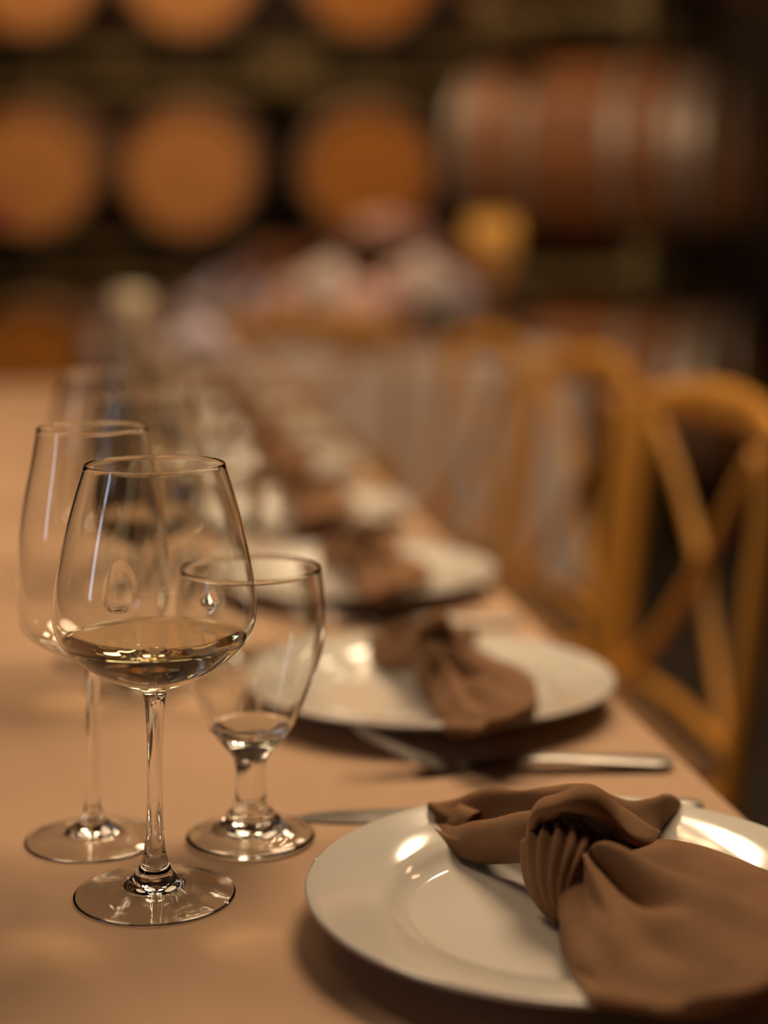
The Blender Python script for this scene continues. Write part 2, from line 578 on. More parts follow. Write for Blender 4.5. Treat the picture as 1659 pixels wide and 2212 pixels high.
def draped(name, wd, ln, drop, mat_, loc, rz, label, cat, amp=.018, nfold=9, top_n=(40, 120), corner=.02):
    """cloth: a rounded top that turns over the edge and hangs in soft folds"""
    bm = bmesh.new()
    hx_, hy_ = wd / 2, ln / 2
    # perimeter points, counter-clockwise, with rounded corners
    per = []
    stp = .03
    def line(a, b):
        n = max(2, int((Vector(b) - Vector(a)).length / stp))
        for k in range(n): per.append(Vector(a).lerp(Vector(b), k / n))
    r = corner
    cs = [((hx_ - r, -hy_ + r), -90), ((hx_ - r, hy_ - r), 0), ((-hx_ + r, hy_ - r), 90), ((-hx_ + r, -hy_ + r), 180)]
    for i, (c0, a0) in enumerate(cs):
        for k in range(7):
            a = math.radians(a0 + 90 * k / 6)
            per.append(Vector((c0[0] + r * math.cos(a), c0[1] + r * math.sin(a))))
        c1, a1 = cs[(i + 1) % 4]
        pa = per[-1]
        pb = Vector((c1[0] + r * math.cos(math.radians(a1)), c1[1] + r * math.sin(math.radians(a1))))
        n = max(2, int((pb - pa).length / stp))
        for k in range(1, n): per.append(pa.lerp(pb, k / n))
    n = len(per)
    nor = []
    for i in range(n):
        t = (per[(i + 1) % n] - per[i - 1]).normalized()
        nor.append(Vector((t.y, -t.x)))
    arc = [0]
    for i in range(1, n): arc.append(arc[-1] + (per[i] - per[i - 1]).length)
    er = .012
    rings = []
    rows_ = [(-.03, 0, 0)]
    for k in range(6):
        a = PI / 2 * k / 5
        rows_.append((-er + er * math.sin(a), -er + er * math.cos(a), 0))
    nd = 12
    for k in range(1, nd + 1): rows_.append((0, -er - (drop - er) * k / nd, k / nd))
    for off, z, s in rows_:
        ring = []
        for i in range(n):
            q = per[i] + nor[i] * off
            if s:
                wv = math.sin(arc[i] / ((arc[-1]) / (nfold * 2)) * PI) * .6 + math.sin(arc[i] * 9.1 + 1.3) * .4
                q = q + nor[i] * (amp * s * (wv + .9))
            ring.append(bm.verts.new((q.x, q.y, z)))
        rings.append(ring)
    for a, b in zip(rings, rings[1:]):
        for i in range(n):
            j = (i + 1) % n
            bm.faces.new((a[i], b[i], b[j], a[j]))
    # the flat top: a border strip, then an even grid
    cx_, cy_ = hx_ - .08, hy_ - .08
    inner = [(round(max(-cx_, min(cx_, p.x)), 5), round(max(-cy_, min(cy_, p.y)), 5)) for p in per]
    iv = [bm.verts.new((x, y, 0)) for x, y in inner]
    for i in range(n):
        j = (i + 1) % n
        if inner[i] == inner[j]: bm.faces.new((iv[i], rings[0][i], rings[0][j]))
        else: bm.faces.new((iv[i], rings[0][i], rings[0][j], iv[j]))
    def uniq(vals):
        out = []
        for q in sorted(vals):
            if not out or q - out[-1] > 1e-3: out.append(q)
        return out
    xs, ys = uniq(p[0] for p in inner), uniq(p[1] for p in inner)
    gv = [[bm.verts.new((x, y, 0)) for x in xs] for y in ys]
    for a in range(len(ys) - 1):
        for b in range(len(xs) - 1):
            bm.faces.new((gv[a][b], gv[a][b + 1], gv[a + 1][b + 1], gv[a + 1][b]))
    bmesh.ops.remove_doubles(bm, verts=iv + [v for r in gv for v in r], dist=2e-4)
    o = from_bm(name, bm, mat_, sharp=None)
    o.location = loc
    o.rotation_euler = (0, 0, rz)
    md = o.modifiers.new('thickness', 'SOLIDIFY')
    md.thickness = .0012
    md.offset = -1
    tag(o, label, cat)
    return o
draped('tablecloth', TW, Ltab, .25, M['cloth'], (cen.x, cen.y, TABLE_Z), TA, 'tan linen cloth spread over the long set table', 'tablecloth', nfold=22)

# second table beyond, pale cloth
t2 = (lat(770, 5.35), 5.46)
tb2 = tag(empty('flower_table', (t2[0], t2[1], 0), 0.0), 'table hidden under the pale cloth behind the chairs', 'table')
bx('tabletop', (1.33, .70, .03), (0, 0, TABLE_Z - .0185), M['board'], tb2, .004)
for sx in (-1, 1):
    for sy in (-1, 1):
        v, f = sweep([(sx * .52, sy * .25, 0), (sx * .52, sy * .25, TABLE_Z - .034)], .018, 12)
        obj('leg', v, f, M['dark_metal'], tb2, sharp=40)
draped('pale_tablecloth', 1.35, .72, .70, M['pale_cloth'], (t2[0], t2[1], TABLE_Z), 0, 'pale lilac white cloth hanging from the flower table', 'tablecloth', amp=.022, nfold=9)

# ------------------------------------------------------------------ tableware
def prof_smooth(pts, n=6):
    return [(max(p[0], 0.0), p[1]) for p in catmull([(r, z, 0) for r, z in pts], n)]

def make_glass(name, outer, inner_bottom, thick, foot, material, stem_join, foot_join, wine_z=None, seg=96):
    """outer: (r, z) from the rim down to the foot edge (stem and foot included); foot: underside points to the axis"""
    root = empty(name)
    o_pts = prof_smooth(outer, 7)
    # inner wall follows the outer wall at the wall's thickness down to the inner bottom
    bowl_out = [p for p in o_pts if p[1] >= stem_join]
    inn = []
    for i, (r, z) in enumerate(bowl_out):
        if z < inner_bottom + .0004: break
        a = bowl_out[max(i - 1, 0)]; b = bowl_out[min(i + 1, len(bowl_out) - 1)]
        t = Vector((b[0] - a[0], b[1] - a[1])).normalized()
        nrm = Vector((t.y, -t.x))           # towards the axis for a wall that runs down
        if nrm.x > 0: nrm = -nrm
        tk = thick
        q = Vector((r, z)) + nrm * tk
        if q.x <= .002 or q.y < inner_bottom: break
        inn.append((q.x, q.y))
    # close the inner bottom smoothly
    last = inn[-1]
    close = []
    for k in range(1, 7):
        t = k / 6
        close.append((last[0] * math.cos(t * PI / 2), inner_bottom + (last[1] - inner_bottom) * (1 - math.sin(t * PI / 2))))
    close[-1] = (0.0, inner_bottom)
    inner = list(reversed(inn + close))     # axis -> rim
    # rounded rim
    ri, ro = inner[-1], bowl_out[0]
    rim = []
    mid = ((ri[0] + ro[0]) / 2, max(ri[1], ro[1]))
    rr = abs(ro[0] - ri[0]) / 2
    for k in range(1, 6):
        a = PI - PI * k / 6
        rim.append((mid[0] + rr * math.cos(a), mid[1] + rr * math.sin(a)))
    cut = 0
    if wine_z:
        while inner[cut + 1][1] < wine_z: cut += 1
        a, b = inner[cut], inner[cut + 1]
        t = (wine_z - a[1]) / (b[1] - a[1])
        cut_r = a[0] + (b[0] - a[0]) * t
        wet = inner[:cut + 1] + [(cut_r, wine_z)]
        bowl = [(cut_r, wine_z)] + inner[cut + 1:] + rim + bowl_out
    else:
        bowl = inner + rim + bowl_out
    rest = o_pts[len(bowl_out) - 1:]
    stem = [p for p in rest if p[1] >= foot_join]
    ft = rest[len(stem) - 1:] + foot
    for nm, pr in (('bowl', bowl), ('stem', stem), ('foot', ft)):
        v, f = lathe(pr, seg)
        obj(nm, v, [tuple(reversed(q)) for q in f], material, root)
    if wine_z:
        # the liquid: its free surface (air to wine) and its wetted side (wine to glass)
        v, f = lathe(wet, seg)
        nw = len(f)
        v2, f2 = lathe([(cut_r, wine_z), (cut_r - .0006, wine_z - .0005), (cut_r - .0016, wine_z - .0009), (cut_r - .004, wine_z - .0011), (cut_r * .5, wine_z - .0011), (0.0, wine_z - .0011)], seg)
        b0 = len(v)
        f = [tuple(reversed(q)) for q in f] + [tuple(b0 + a for a in q) for q in f2]
        o = obj('wine', v + v2, f, M['wine_wet'], root)
        o.data.materials.append(M['wine'])
        o.data.polygons.foreach_set('material_index', [0] * nw + [1] * len(f2))
        tag(o, 'pale white wine')
    remember(root)
    return root

WINE_P = [(.0373, .2281), (.0425, .211), (.0473, .1924), (.0524, .1676), (.0538, .150), (.0517, .1395), (.0452, .1309), (.0332, .1211), (.0195, .1142),
          (.0095, .1102), (.0062, .106), (.0048, .0945), (.0041, .075), (.0040, .0574), (.0044, .040), (.0056, .0255), (.0082, .0165), (.0135, .0092), (.0205, .0063), (.033, .0036), (.0405, .0021), (.0427, .0014)]
def UNDER(r, rise=.0052, lip=.0):
    # the hollow underside runs parallel to the upper face
    return prof_smooth([(r - .0002, .0004 + lip), (r - .0012, .0002), (r - .0024, .0003), (r * .77, .0019), (r * .48, .0040), (r * .22, rise), (0, rise + .0003)], 4)
G_WINE = make_glass('wine_glass', WINE_P, .1145, .0011, UNDER(.0427), M['glass'], .1085, .017, wine_z=.1368)
TALL_P = [(.0321, .2385), (.0352, .219), (.0395, .197), (.0425, .176), (.0438, .150), (.0434, .136), (.0408, .1245), (.0325, .1164), (.0225, .111), (.0115, .1075), (.0060, .1045),
          (.0043, .098), (.0037, .075), (.0037, .045), (.0044, .024), (.0068, .0138), (.0125, .0086), (.019, .0060), (.030, .0036), (.0368, .0021), (.0388, .0014)]
G_TALL = make_glass('tall_wine_glass', TALL_P, .1118, .0011, UNDER(.0388), M['glass'], .105, .0142)
GOB_P = [(.0405, .1569), (.0427, .143), (.0434, .1268), (.0422, .112), (.0383, .0974), (.0306, .0786), (.0250, .0662), (.0222, .0630), (.0180, .0575), (.0125, .0510), (.0100, .0475),
         (.0092, .043), (.0088, .034), (.0090, .025), (.0106, .0190), (.0128, .0168), (.0150, .0140), (.0168, .0128), (.0185, .0108), (.0215, .0088), (.0285, .0064), (.0345, .0046), (.0372, .0030), (.0368, .0014)]
G_GOB = make_glass('water_goblet', GOB_P, .0655, .0019, UNDER(.0366, .0050, .0006), M['goblet_glass'], .049, .0195)
for g, c in ((G_WINE, 'glass'), (G_TALL, 'glass'), (G_GOB, 'glass')): g['category'] = c

def make_plate_single():
    top = [(0, .0062), (.04, .0062), (.07, .0063), (.084, .0068), (.0905, .0092), (.0953, .0130), (.0992, .0151), (.105, .0168), (.112, .0184), (.120, .0200), (.128, .0213), (.134, .0222), (.1375, .0226)]
    bot = [(.139, .0216), (.1380, .0202), (.130, .0178), (.112, .0142), (.100, .0115), (.092, .0065), (.088, .0030), (.0835, .0012), (.0820, .0003), (.0795, .0003), (.078, .0024), (.05, .0026), (0, .0026)]
    v, f = lathe(prof_smooth(top, 4) + prof_smooth(bot, 4), 128)
    return obj('dinner_plate', v, f, M['china'])
G_PLATE = make_plate_single()
G_PLATE['category'] = 'plate'
KIDS[G_PLATE.name] = []

def make_knife():
    """tip at local -x, lying flat; length .25"""
    root = empty('table_knife')
    # blade
    n = 24
    verts, faces = [], []
    for i in range(n + 1):
        t = i / n
        x = -.125 + .135 * t
        wd = .0185 * (1 - (1 - min(t / .32, 1)) ** 2.4) * (1 - .18 * max(0, (t - .45) / .55)) + .0006
        yb = -.009 + (.010 * (1 - t / .3) ** 2 if t < .3 else 0)
        tt = .0004 + .0011 * min(1, t * 2)
        verts += [(x, yb, .0012), (x, yb + wd * .6, .0012 + tt), (x, yb + wd, .0012 + tt * 1.1), (x, yb + wd, .0008), (x, yb + wd * .5, .0006)]
    for i in range(n):
        for k in range(5):
            k2 = (k + 1) % 5
            faces.append((i * 5 + k, (i + 1) * 5 + k, (i + 1) * 5 + k2, i * 5 + k2))
    faces.append((0, 1, 2, 3, 4)); faces.append(tuple(n * 5 + k for k in (4, 3, 2, 1, 0)))
    obj('blade', verts, faces, M['steel'], root, sharp=40)
    path = [(.008 + .117 * t / 16, .0, .0040) for t in range(17)]
    rad = [(.0035 + .0042 * math.sin(min(1, t / 15) * PI * .5) - (.0025 if t == 16 else 0), .0024 + .0012 * t / 16 - (.0015 if t == 16 else 0)) for t in range(17)]
    v, f = sweep(path, rad, 16)
    obj('handle', v, f, M['steel'], root, sharp=50)
    remember(root)
    return root
G_KNIFE = make_knife()
G_KNIFE['category'] = 'knife'

def make_fork():
    """tines at local -x and lifted; handle end at +x"""
    root = empty('table_fork')
    path = catmull([(.105, 0, .0045), (.06, 0, .0062), (.02, 0, .0075), (-.01, 0, .0058), (-.035, 0, .0032)], 6)
    rad = []
    for i in range(len(path)):
        t = i / (len(path) - 1)
        rad.append((.0085 * (1 - t) ** .7 + .0030, .0016 + .0008 * math.sin(t * PI)))
    rad[0] = (.006, .001)
    v, f = sweep(path, rad, 14)
    obj('handle', v, f, M['steel'], root, sharp=50)
    # neck plate (a shallow scoop) and four tines
    n, mm = 10, 8
    verts, faces = [], []
    def zz(x):
        t = (-.033 - x) / .072
        return .0032 - .0012 * math.sin(min(1, t * 2) * PI) + .0275 * max(t, 0) ** 1.6
    for side in (0, 1):
        for i in range(n + 1):
            t = i / n
            x = -.033 - .030 * t
            wd = .003 + .0095 * math.sin(min(1, t * 1.25) * PI / 2)
            for k in range(mm + 1):
                y = -wd + 2 * wd * k / mm
                verts.append((x, y, zz(x) + .0012 * (y / .0125) ** 2 - side * .0016))
    s = (n + 1) * (mm + 1)
    for i in range(n):
        for k in range(mm):
            q = (i * (mm + 1) + k, i * (mm + 1) + k + 1, (i + 1) * (mm + 1) + k + 1, (i + 1) * (mm + 1) + k)
            faces.append(q); faces.append(tuple(s + a for a in reversed(q)))
    edge = [i * (mm + 1) for i in range(n + 1)] + [n * (mm + 1) + k for k in range(1, mm + 1)] + [i * (mm + 1) + mm for i in range(n - 1, -1, -1)] + [k for k in range(mm - 1, 0, -1)]
    for a, b in zip(edge, edge[1:] + edge[:1]): faces.append((a, b, s + b, s + a))
    obj('neck', verts, faces, M['steel'], root, sharp=50)
    for y in (-.0105, -.0035, .0035, .0105):
        pth = [(-.061 - .044 * t / 8, y * (1 - .05 * t / 8), zz(-.061 - .044 * t / 8) - .0006) for t in range(9)]
        v, f = sweep(pth, [(.0021 * (1 - .5 * t / 8), .0009 * (1 - .4 * t / 8)) for t in range(9)], 8)
        obj('tine', v, f, M['steel'], root, sharp=50)
    remember(root)
    return root
G_FORK = make_fork()
G_FORK['category'] = 'fork'

# ------------------------------------------------------------------ knotted napkin
P1 = Vector((.099, .857))        # centre of the first plate
PZ = TABLE_Z
def grid_surface(name, ctrl, parent, nu=6, nv=6, pleat=None, seed=0.0, amp=.0012, thick=.0014, fr=38.0):
    """ctrl: rows of (px, py, distance); a smooth cloth through them, in the plate's own frame"""
    pts = [[up(*q) - Vector((P1.x, P1.y, PZ)) for q in row] for row in ctrl]
    rows_ = [catmull(r, nv) for r in pts]
    cols = list(zip(*rows_))
    g = [catmull(list(c), nu) for c in cols]           # g[col][row]
    nc, nr = len(g), len(g[0])
    P = [[g[c][r] for c in range(nc)] for r in range(nr)]
    N = [[None] * nc for _ in range(nr)]
    for r in range(nr):
        for c in range(nc):
            a = P[min(r + 1, nr - 1)][c] - P[max(r - 1, 0)][c]
            b = P[r][min(c + 1, nc - 1)] - P[r][max(c - 1, 0)]
            n_ = a.cross(b)
            N[r][c] = n_.normalized() if n_.length > 1e-12 else Vector((0, 0, 1))
    flip = 1
    verts, faces = [], []
    for r in range(nr):
        for c in range(nc):
            p = P[r][c]
            n_ = N[r][c]
            if n_.dot(Vector((0, -.8, .6))) < 0: n_ = -n_
            d = amp * noise.noise(p * fr + Vector((seed, seed * 1.7, 0))) * 1.6
            if pleat: d += pleat(r / (nr - 1), c / (nc - 1))
            verts.append(p + n_ * d)
    for r in range(nr - 1):
        for c in range(nc - 1):
            faces.append((r * nc + c, r * nc + c + 1, (r + 1) * nc + c + 1, (r + 1) * nc + c))
    o = obj(name, verts, faces, M['napkin'], parent)
    md = o.modifiers.new('thickness', 'SOLIDIFY')
    md.thickness = thick
    md.offset = 0
    return o

G_NAP = empty('napkin')
# far tail, upper layer: from inside the fold, over the crest, down to the far rim
grid_surface('far_tail', [
    [(950, 1775, .952), (1010, 1788, .945), (1080, 1790, .938), (1150, 1795, .925), (1230, 1800, .905), (1310, 1815, .90), (1385, 1815, .905), (1425, 1800, .935), (1455, 1765, .968)],
    [(936, 1752, .955), (985, 1752, .953), (1070, 1752, .945), (1150, 1752, .93), (1240, 1745, .905), (1320, 1760, .905), (1390, 1775, .918), (1436, 1760, .945), (1470, 1748, .972)],
    [(926, 1738, .962), (985, 1722, .960), (1070, 1709, .952), (1150, 1704, .935), (1240, 1703, .915), (1315, 1712, .915), (1385, 1728, .93), (1440, 1722, .955), (1480, 1742, .978)],
    [(922, 1745, .972), (985, 1735, .972), (1070, 1722, .968), (1150, 1715, .955), (1240, 1712, .94), (1315, 1722, .945), (1385, 1736, .955), (1440, 1734, .97), (1488, 1748, .986)],
    [(926, 1768, .975), (985, 1768, .980), (1070, 1762, .984), (1150, 1755, .985), (1240, 1750, .985), (1315, 1755, .985), (1385, 1758, .985), (1440, 1752, .985), (1486, 1754, .988)],
], G_NAP, pleat=lambda r, c: .0022 * math.sin(c * 21 + 2.5 * math.sin(r * 3)) * (1 - abs(2 * r - .9)) if r < .9 else 0, seed=1.3, amp=.0022)
# far tail, near flap that opens towards the glasses
grid_surface('near_flap', [
    [(921, 1798, .955), (955, 1830, .938), (1030, 1856, .918), (1110, 1868, .905), (1190, 1872, .885)],
    [(924, 1784, .950), (975, 1808, .930), (1050, 1822, .903), (1125, 1812, .878), (1195, 1800, .862)],
    [(934, 1773, .955), (990, 1790, .938), (1060, 1780, .915), (1125, 1752, .890), (1195, 1735, .868)],
    [(944, 1778, .962), (995, 1796, .950), (1065, 1790, .935), (1130, 1764, .910), (1195, 1748, .884)],
], G_NAP, pleat=lambda r, c: .0018 * math.sin(r * 9 + c * 5), seed=4.1, amp=.0016)
# curled corner inside the opening
grid_surface('curled_corner', [
    [(945, 1782, .958), (965, 1792, .948), (995, 1795, .940)],
    [(958, 1768, .955), (985, 1772, .944), (1012, 1776, .938)],
    [(985, 1742, .952), (1002, 1752, .945), (1025, 1762, .940)],
    [(1000, 1735, .958), (1018, 1746, .953), (1040, 1756, .950)],
], G_NAP, seed=2.2, amp=.001)
# hood: the loop of cloth that comes over the knot
grid_surface('hood', [
    [(1152, 1822, .872), (1172, 1782, .866), (1208, 1768, .862), (1250, 1768, .862), (1300, 1790, .860), (1345, 1825, .856), (1395, 1835, .862)],
    [(1143, 1815, .862), (1158, 1765, .852), (1205, 1745, .845), (1260, 1742, .845), (1318, 1768, .846), (1368, 1812, .850), (1405, 1826, .868)],
    [(1150, 1795, .868), (1166, 1735, .860), (1215, 1715, .855), (1275, 1706, .857), (1338, 1738, .862), (1385, 1790, .872), (1412, 1815, .885)],
    [(1160, 1800, .885), (1178, 1738, .880), (1220, 1720, .880), (1280, 1712, .886), (1345, 1742, .892), (1395, 1790, .895), (1420, 1808, .905)],
    [(1170, 1825, .900), (1190, 1790, .905), (1225, 1775, .910), (1285, 1770, .915), (1345, 1780, .915), (1395, 1800, .915), (1425, 1812, .92)],
], G_NAP, pleat=lambda r, c: .0016 * math.sin(c * 14 + 1), seed=7.7, amp=.0018)
# knot: the pleated band
grid_surface('knot', [
    [(1140, 1822, .868), (1165, 1795, .862), (1200, 1785, .857), (1240, 1785, .855), (1275, 1800, .855), (1292, 1815, .858)],
    [(1127, 1822, .862), (1155, 1812, .850), (1200, 1808, .840), (1245, 1812, .836), (1278, 1825, .838), (1290, 1835, .846)],
    [(1128, 1868, .862), (1152, 1865, .846), (1192, 1862, .832), (1232, 1860, .826), (1262, 1860, .828), (1278, 1858, .840)],
    [(1142, 1925, .858), (1160, 1925, .842), (1190, 1922, .830), (1216, 1914, .824), (1240, 1902, .824), (1258, 1890, .838)],
    [(1175, 1970, .850), (1185, 1972, .840), (1200, 1970, .832), (1214, 1962, .828), (1228, 1946, .828), (1244, 1925, .838)],
    [(1205, 1992, .843), (1208, 1993, .840), (1212, 1992, .838), (1218, 1986, .837), (1224, 1974, .838), (1236, 1955, .842)],
], G_NAP, nu=6, nv=10, pleat=lambda r, c: .0021 * math.sin(c * 46 + 1.2 * math.sin(r * 4)) * (1 - .6 * r) * min(1, c * 6), seed=3.3, amp=.001)
# near tail, fanning from the knot over the near rim
def fan(r, c):
    k = math.sin(c * 21 + .6) * .0052 * math.exp(-((r - .17) / .17) ** 2)
    k += math.sin(c * 13 - 1.0 + 1.5 * r) * .0042 * math.exp(-((r - .42) / .26) ** 2)
    k += .0016 * math.sin(c * 58 + 6 * r) * math.exp(-((r - .2) / .12) ** 2) + .0012 * math.sin(c * 34 - 4 * r) * math.exp(-((r - .45) / .15) ** 2)
    k -= .0085 * math.exp(-((c - .50 - .12 * r) / .05) ** 2) * math.exp(-((r - .28) / .16) ** 2)
    k -= .0075 * math.exp(-((c - .70 - .03 * r) / .035) ** 2) * math.exp(-((r - .36) / .25) ** 2)
    k += .0050 * math.exp(-((c - .80) / .07) ** 2) * math.exp(-((r - .40) / .3) ** 2)
    k += .0030 * math.sin(c * 8 + r * 11) * max(0, r - .45)
    return k
NEAR = [
    [(1258, 1868, .838), (1262, 1864, .834), (1268, 1862, .833), (1273, 1860, .833), (1276, 1856, .836), (1274, 1850, .842), (1270, 1848, .850)],
    [(1242, 1890, .842), (1256, 1888, .825), (1280, 1886, .818), (1300, 1876, .820), (1308, 1860, .828), (1298, 1845, .848), (1288, 1842, .865)],
    [(1214, 1962, .848), (1258, 1980, .796), (1335, 1980, .772), (1400, 1940, .778), (1432, 1890, .806), (1405, 1830, .872), (1392, 1826, .902)],
    [(1207, 2042, .805), (1285, 2070, .757), (1400, 2060, .733), (1500, 2005, .745), (1550, 1940, .782), (1512, 1838, .872), (1500, 1834, .912)],
    [(1240, 2112, .755), (1328, 2138, .727), (1462, 2128, .705), (1595, 2075, .715), (1665, 2005, .755), (1615, 1875, .852), (1605, 1868, .900)],
    [(1272, 2162, .722), (1372, 2176, .703), (1500, 2172, .685), (1655, 2130, .695), (1760, 2060, .735), (1725, 1925, .828), (1715, 1915, .872)],
    [(1274, 2168, .742), (1374, 2184, .728), (1502, 2180, .712), (1657, 2140, .722), (1764, 2072, .755), (1728, 1938, .840), (1718, 1928, .876)],
]
grid_surface('near_tail', NEAR, G_NAP, nu=10, nv=16, pleat=fan, seed=9.4, amp=.0022, fr=26)
G_NAP['category'] = 'napkin'
remember(G_NAP)

# ------------------------------------------------------------------ place settings along the right edge
STEP = Vector((-.065, .415))
ORD = ['first', 'second', 'third', 'fourth', 'fifth', 'sixth', 'seventh', 'eighth']
g1 = Vector((lat(334, .8968), .8968))
g2 = Vector((lat(200, .9796), .9796))
g3 = Vector((lat(541, .981), .981))
knife_mid = Vector((.0682, 1.0205))
knife_rz = math.atan2(1.029 - 1.0127, .193 + .0566)
fork_base = Vector((.085, 1.110)) - STEP
rnd = random.Random(5)
def first_or(proto, k, loc, rz, label, group):
    if k == proto.get('first_used', 99) or proto.get('first_used') is None:
        proto['first_used'] = k
        o = proto
        o.location = loc
        o.rotation_euler = (0, 0, rz)
    else:
        o = dup(proto, loc, rz)
    if 'first_used' in o and o is not proto: del o['first_used']
    o['label'] = label
    o['group'] = group
    return o
for k in range(8):
    off = STEP * k
    j = (lambda s: Vector((rnd.uniform(-s, s), rnd.uniform(-s, s)))) if k > 1 else (lambda s: Vector((0, 0)))
    seat = 'of the %s place setting along the table' % ORD[k]
    extra = {0: ', beside the glass holding wine', 1: ''}.get(k, '')
    p = P1 + off + j(.008)
    first_or(G_PLATE, k, (p.x, p.y, PZ), 0, 'round white dinner plate %s' % seat, 'dinner plates')
    n = first_or(G_NAP, k, (p.x, p.y, PZ), 0 if k == 0 else rnd.uniform(-.25, .15), 'knotted brown napkin on the plate %s' % seat, 'knotted napkins')
    if k:
        n.scale = (.62, 1.06, 1.0)
        n.rotation_euler[2] = (.06 if k == 1 else rnd.uniform(-.15, .1))
        n.location.y -= .006
        n.location.x += .006
    q = g1 + off + j(.006)
    first_or(G_WINE, k, (q.x, q.y, PZ), 0, 'broad glass of white wine %s' % seat, 'broad wine glasses')
    q = g2 + off + j(.006)
    first_or(G_TALL, k, (q.x, q.y, PZ), 0, 'tall narrow empty wine glass %s' % seat, 'tall wine glasses')
    q = g3 + off + j(.006)
    first_or(G_GOB, k, (q.x, q.y, PZ), 0, 'short thick-stemmed water goblet %s' % seat, 'water goblets')
    q = knife_mid + off
    first_or(G_KNIFE, k, (q.x, q.y, PZ), knife_rz, 'steel table knife beyond the plate %s' % seat, 'table knives')
    if k:
        q = fork_base + off
        first_or(G_FORK, k, (q.x, q.y, PZ), math.radians(3), 'steel table fork before the plate %s' % seat, 'table forks')
for p in (G_PLATE, G_NAP, G_WINE, G_TALL, G_GOB, G_KNIFE, G_FORK):
    if 'first_used' in p: del p['first_used']

# ------------------------------------------------------------------ cross-back chairs
def make_chair():
    """seat centre at the origin, facing local -x; the back stands at +x"""
    root = empty('cross_back_chair')
    wd, m = .24, M['chair_wood']
    def back_x(z): return .19 + .12 * max(0, z - .44) + .09 * max(0, .44 - z) * .6
    # rear posts run from the floor to the crest
    for s in (-1, 1):
        pth = [(back_x(z), s * (wd - .012 * (1 - z / .9)), z) for z in (0, .15, .3, .44, .58, .72, .84, .872)]
        v, f = sweep(catmull(pth, 3), .0155, 12, upv=Vector((0, 1, 0)))
        obj('rear_post', v, f, m, root, sharp=40)
    # crest rail: a bent board, bowed backwards
    pth = []
    for k in range(21):
        t = -1 + 2 * k / 20
        pth.append((back_x(.86) + .035 * (1 - t * t), t * (wd + .018), .862 + .022 * (1 - t * t)))
    v, f = sweep(pth, [(.011, .030 - .010 * abs(-1 + 2 * k / 20) ** 3) for k in range(21)], 12)
    obj('crest_rail', v, f, m, root, sharp=40)
    # crossed bows of the back
    for s in (-1, 1):
        pth = []
        for k in range(15):
            t = k / 14
            y = s * (wd - .035) * (1 - 2 * t) * (1 - .12 * math.sin(t * PI))
            z = .845 - .365 * t
            pth.append((back_x(z) + .018 * math.sin(t * PI) + s * .006, y, z))
        v, f = sweep(pth, [(.0125, .0085)] * 15, 10, upv=Vector((1, 0, 0)))
        obj('cross_bow', v, f, m, root, sharp=40)
    v, f = sweep([(back_x(.5), -wd + .01, .50), (back_x(.5) + .012, 0, .50), (back_x(.5), wd - .01, .50)], .010, 10)
    obj('back_rail', v, f, m, root, sharp=40)
    # seat: frame and woven rush
    bm = bmesh.new()
    for y in (-1, 1): box_bm(bm, (.40, .03, .04), (0, y * .205, .44), bevel=.008)
    box_bm(bm, (.03, .38, .04), (-.195, 0, .44), bevel=.008)
    box_bm(bm, (.03, .38, .04), (.185, 0, .44), bevel=.008)
    from_bm('seat_frame', bm, m, root)
    bm = bmesh.new()
    box_bm(bm, (.39, .40, .030), (-.005, 0, .463), bevel=.012, seg=3)
    from_bm('seat', bm, M['rush'], root)
    for s in (-1, 1):
        v, f = sweep([(-.20, s * .205, 0), (-.19, s * .20, .22), (-.185, s * .197, .43)], [.013, .016, .017], 12)
        obj('front_leg', v, f, m, root, sharp=40)
        v, f = sweep([(-.19, s * .202, .18), (back_x(.2), s * (wd - .01), .2)], .009, 10)
        obj('side_stretcher', v, f, m, root, sharp=40)
    v, f = sweep([(-.19, -.2, .26), (-.19, .2, .26)], .009, 10)
    obj('front_stretcher', v, f, m, root, sharp=40)
    remember(root)
    return root
CH = make_chair()
CH['category'] = 'chair'
CH['group'] = 'cross-back wooden chairs'
def chair(first, bx_, bd, rz, label):
    """(bx_, bd): centre of the crest rail on the floor plan"""
    d = Vector((math.cos(rz), math.sin(rz)))
    p = Vector((bx_, bd)) - d * .25
    if first:
        CH.location = (p.x, p.y, 0)
        CH.rotation_euler = (0, 0, rz)
        CH['label'] = label
    else:
        dup(CH, (p.x, p.y, 0), rz, label)
chair(True, .422, 2.19, TA, 'honey wood cross-back chair nearest the camera, its crossed back in full view')
chair(False, .345, 2.90, TA + .05, 'honey wood cross-back chair second along the long table, beyond the nearest chair')
chair(False, .215, 3.56, TA + .10, 'honey wood cross-back chair third along the long table, before the roses')
chair(False, lat(665, 4.5), 4.5, -PI / 2, 'honey wood chair with its back to us at the pale flower table')

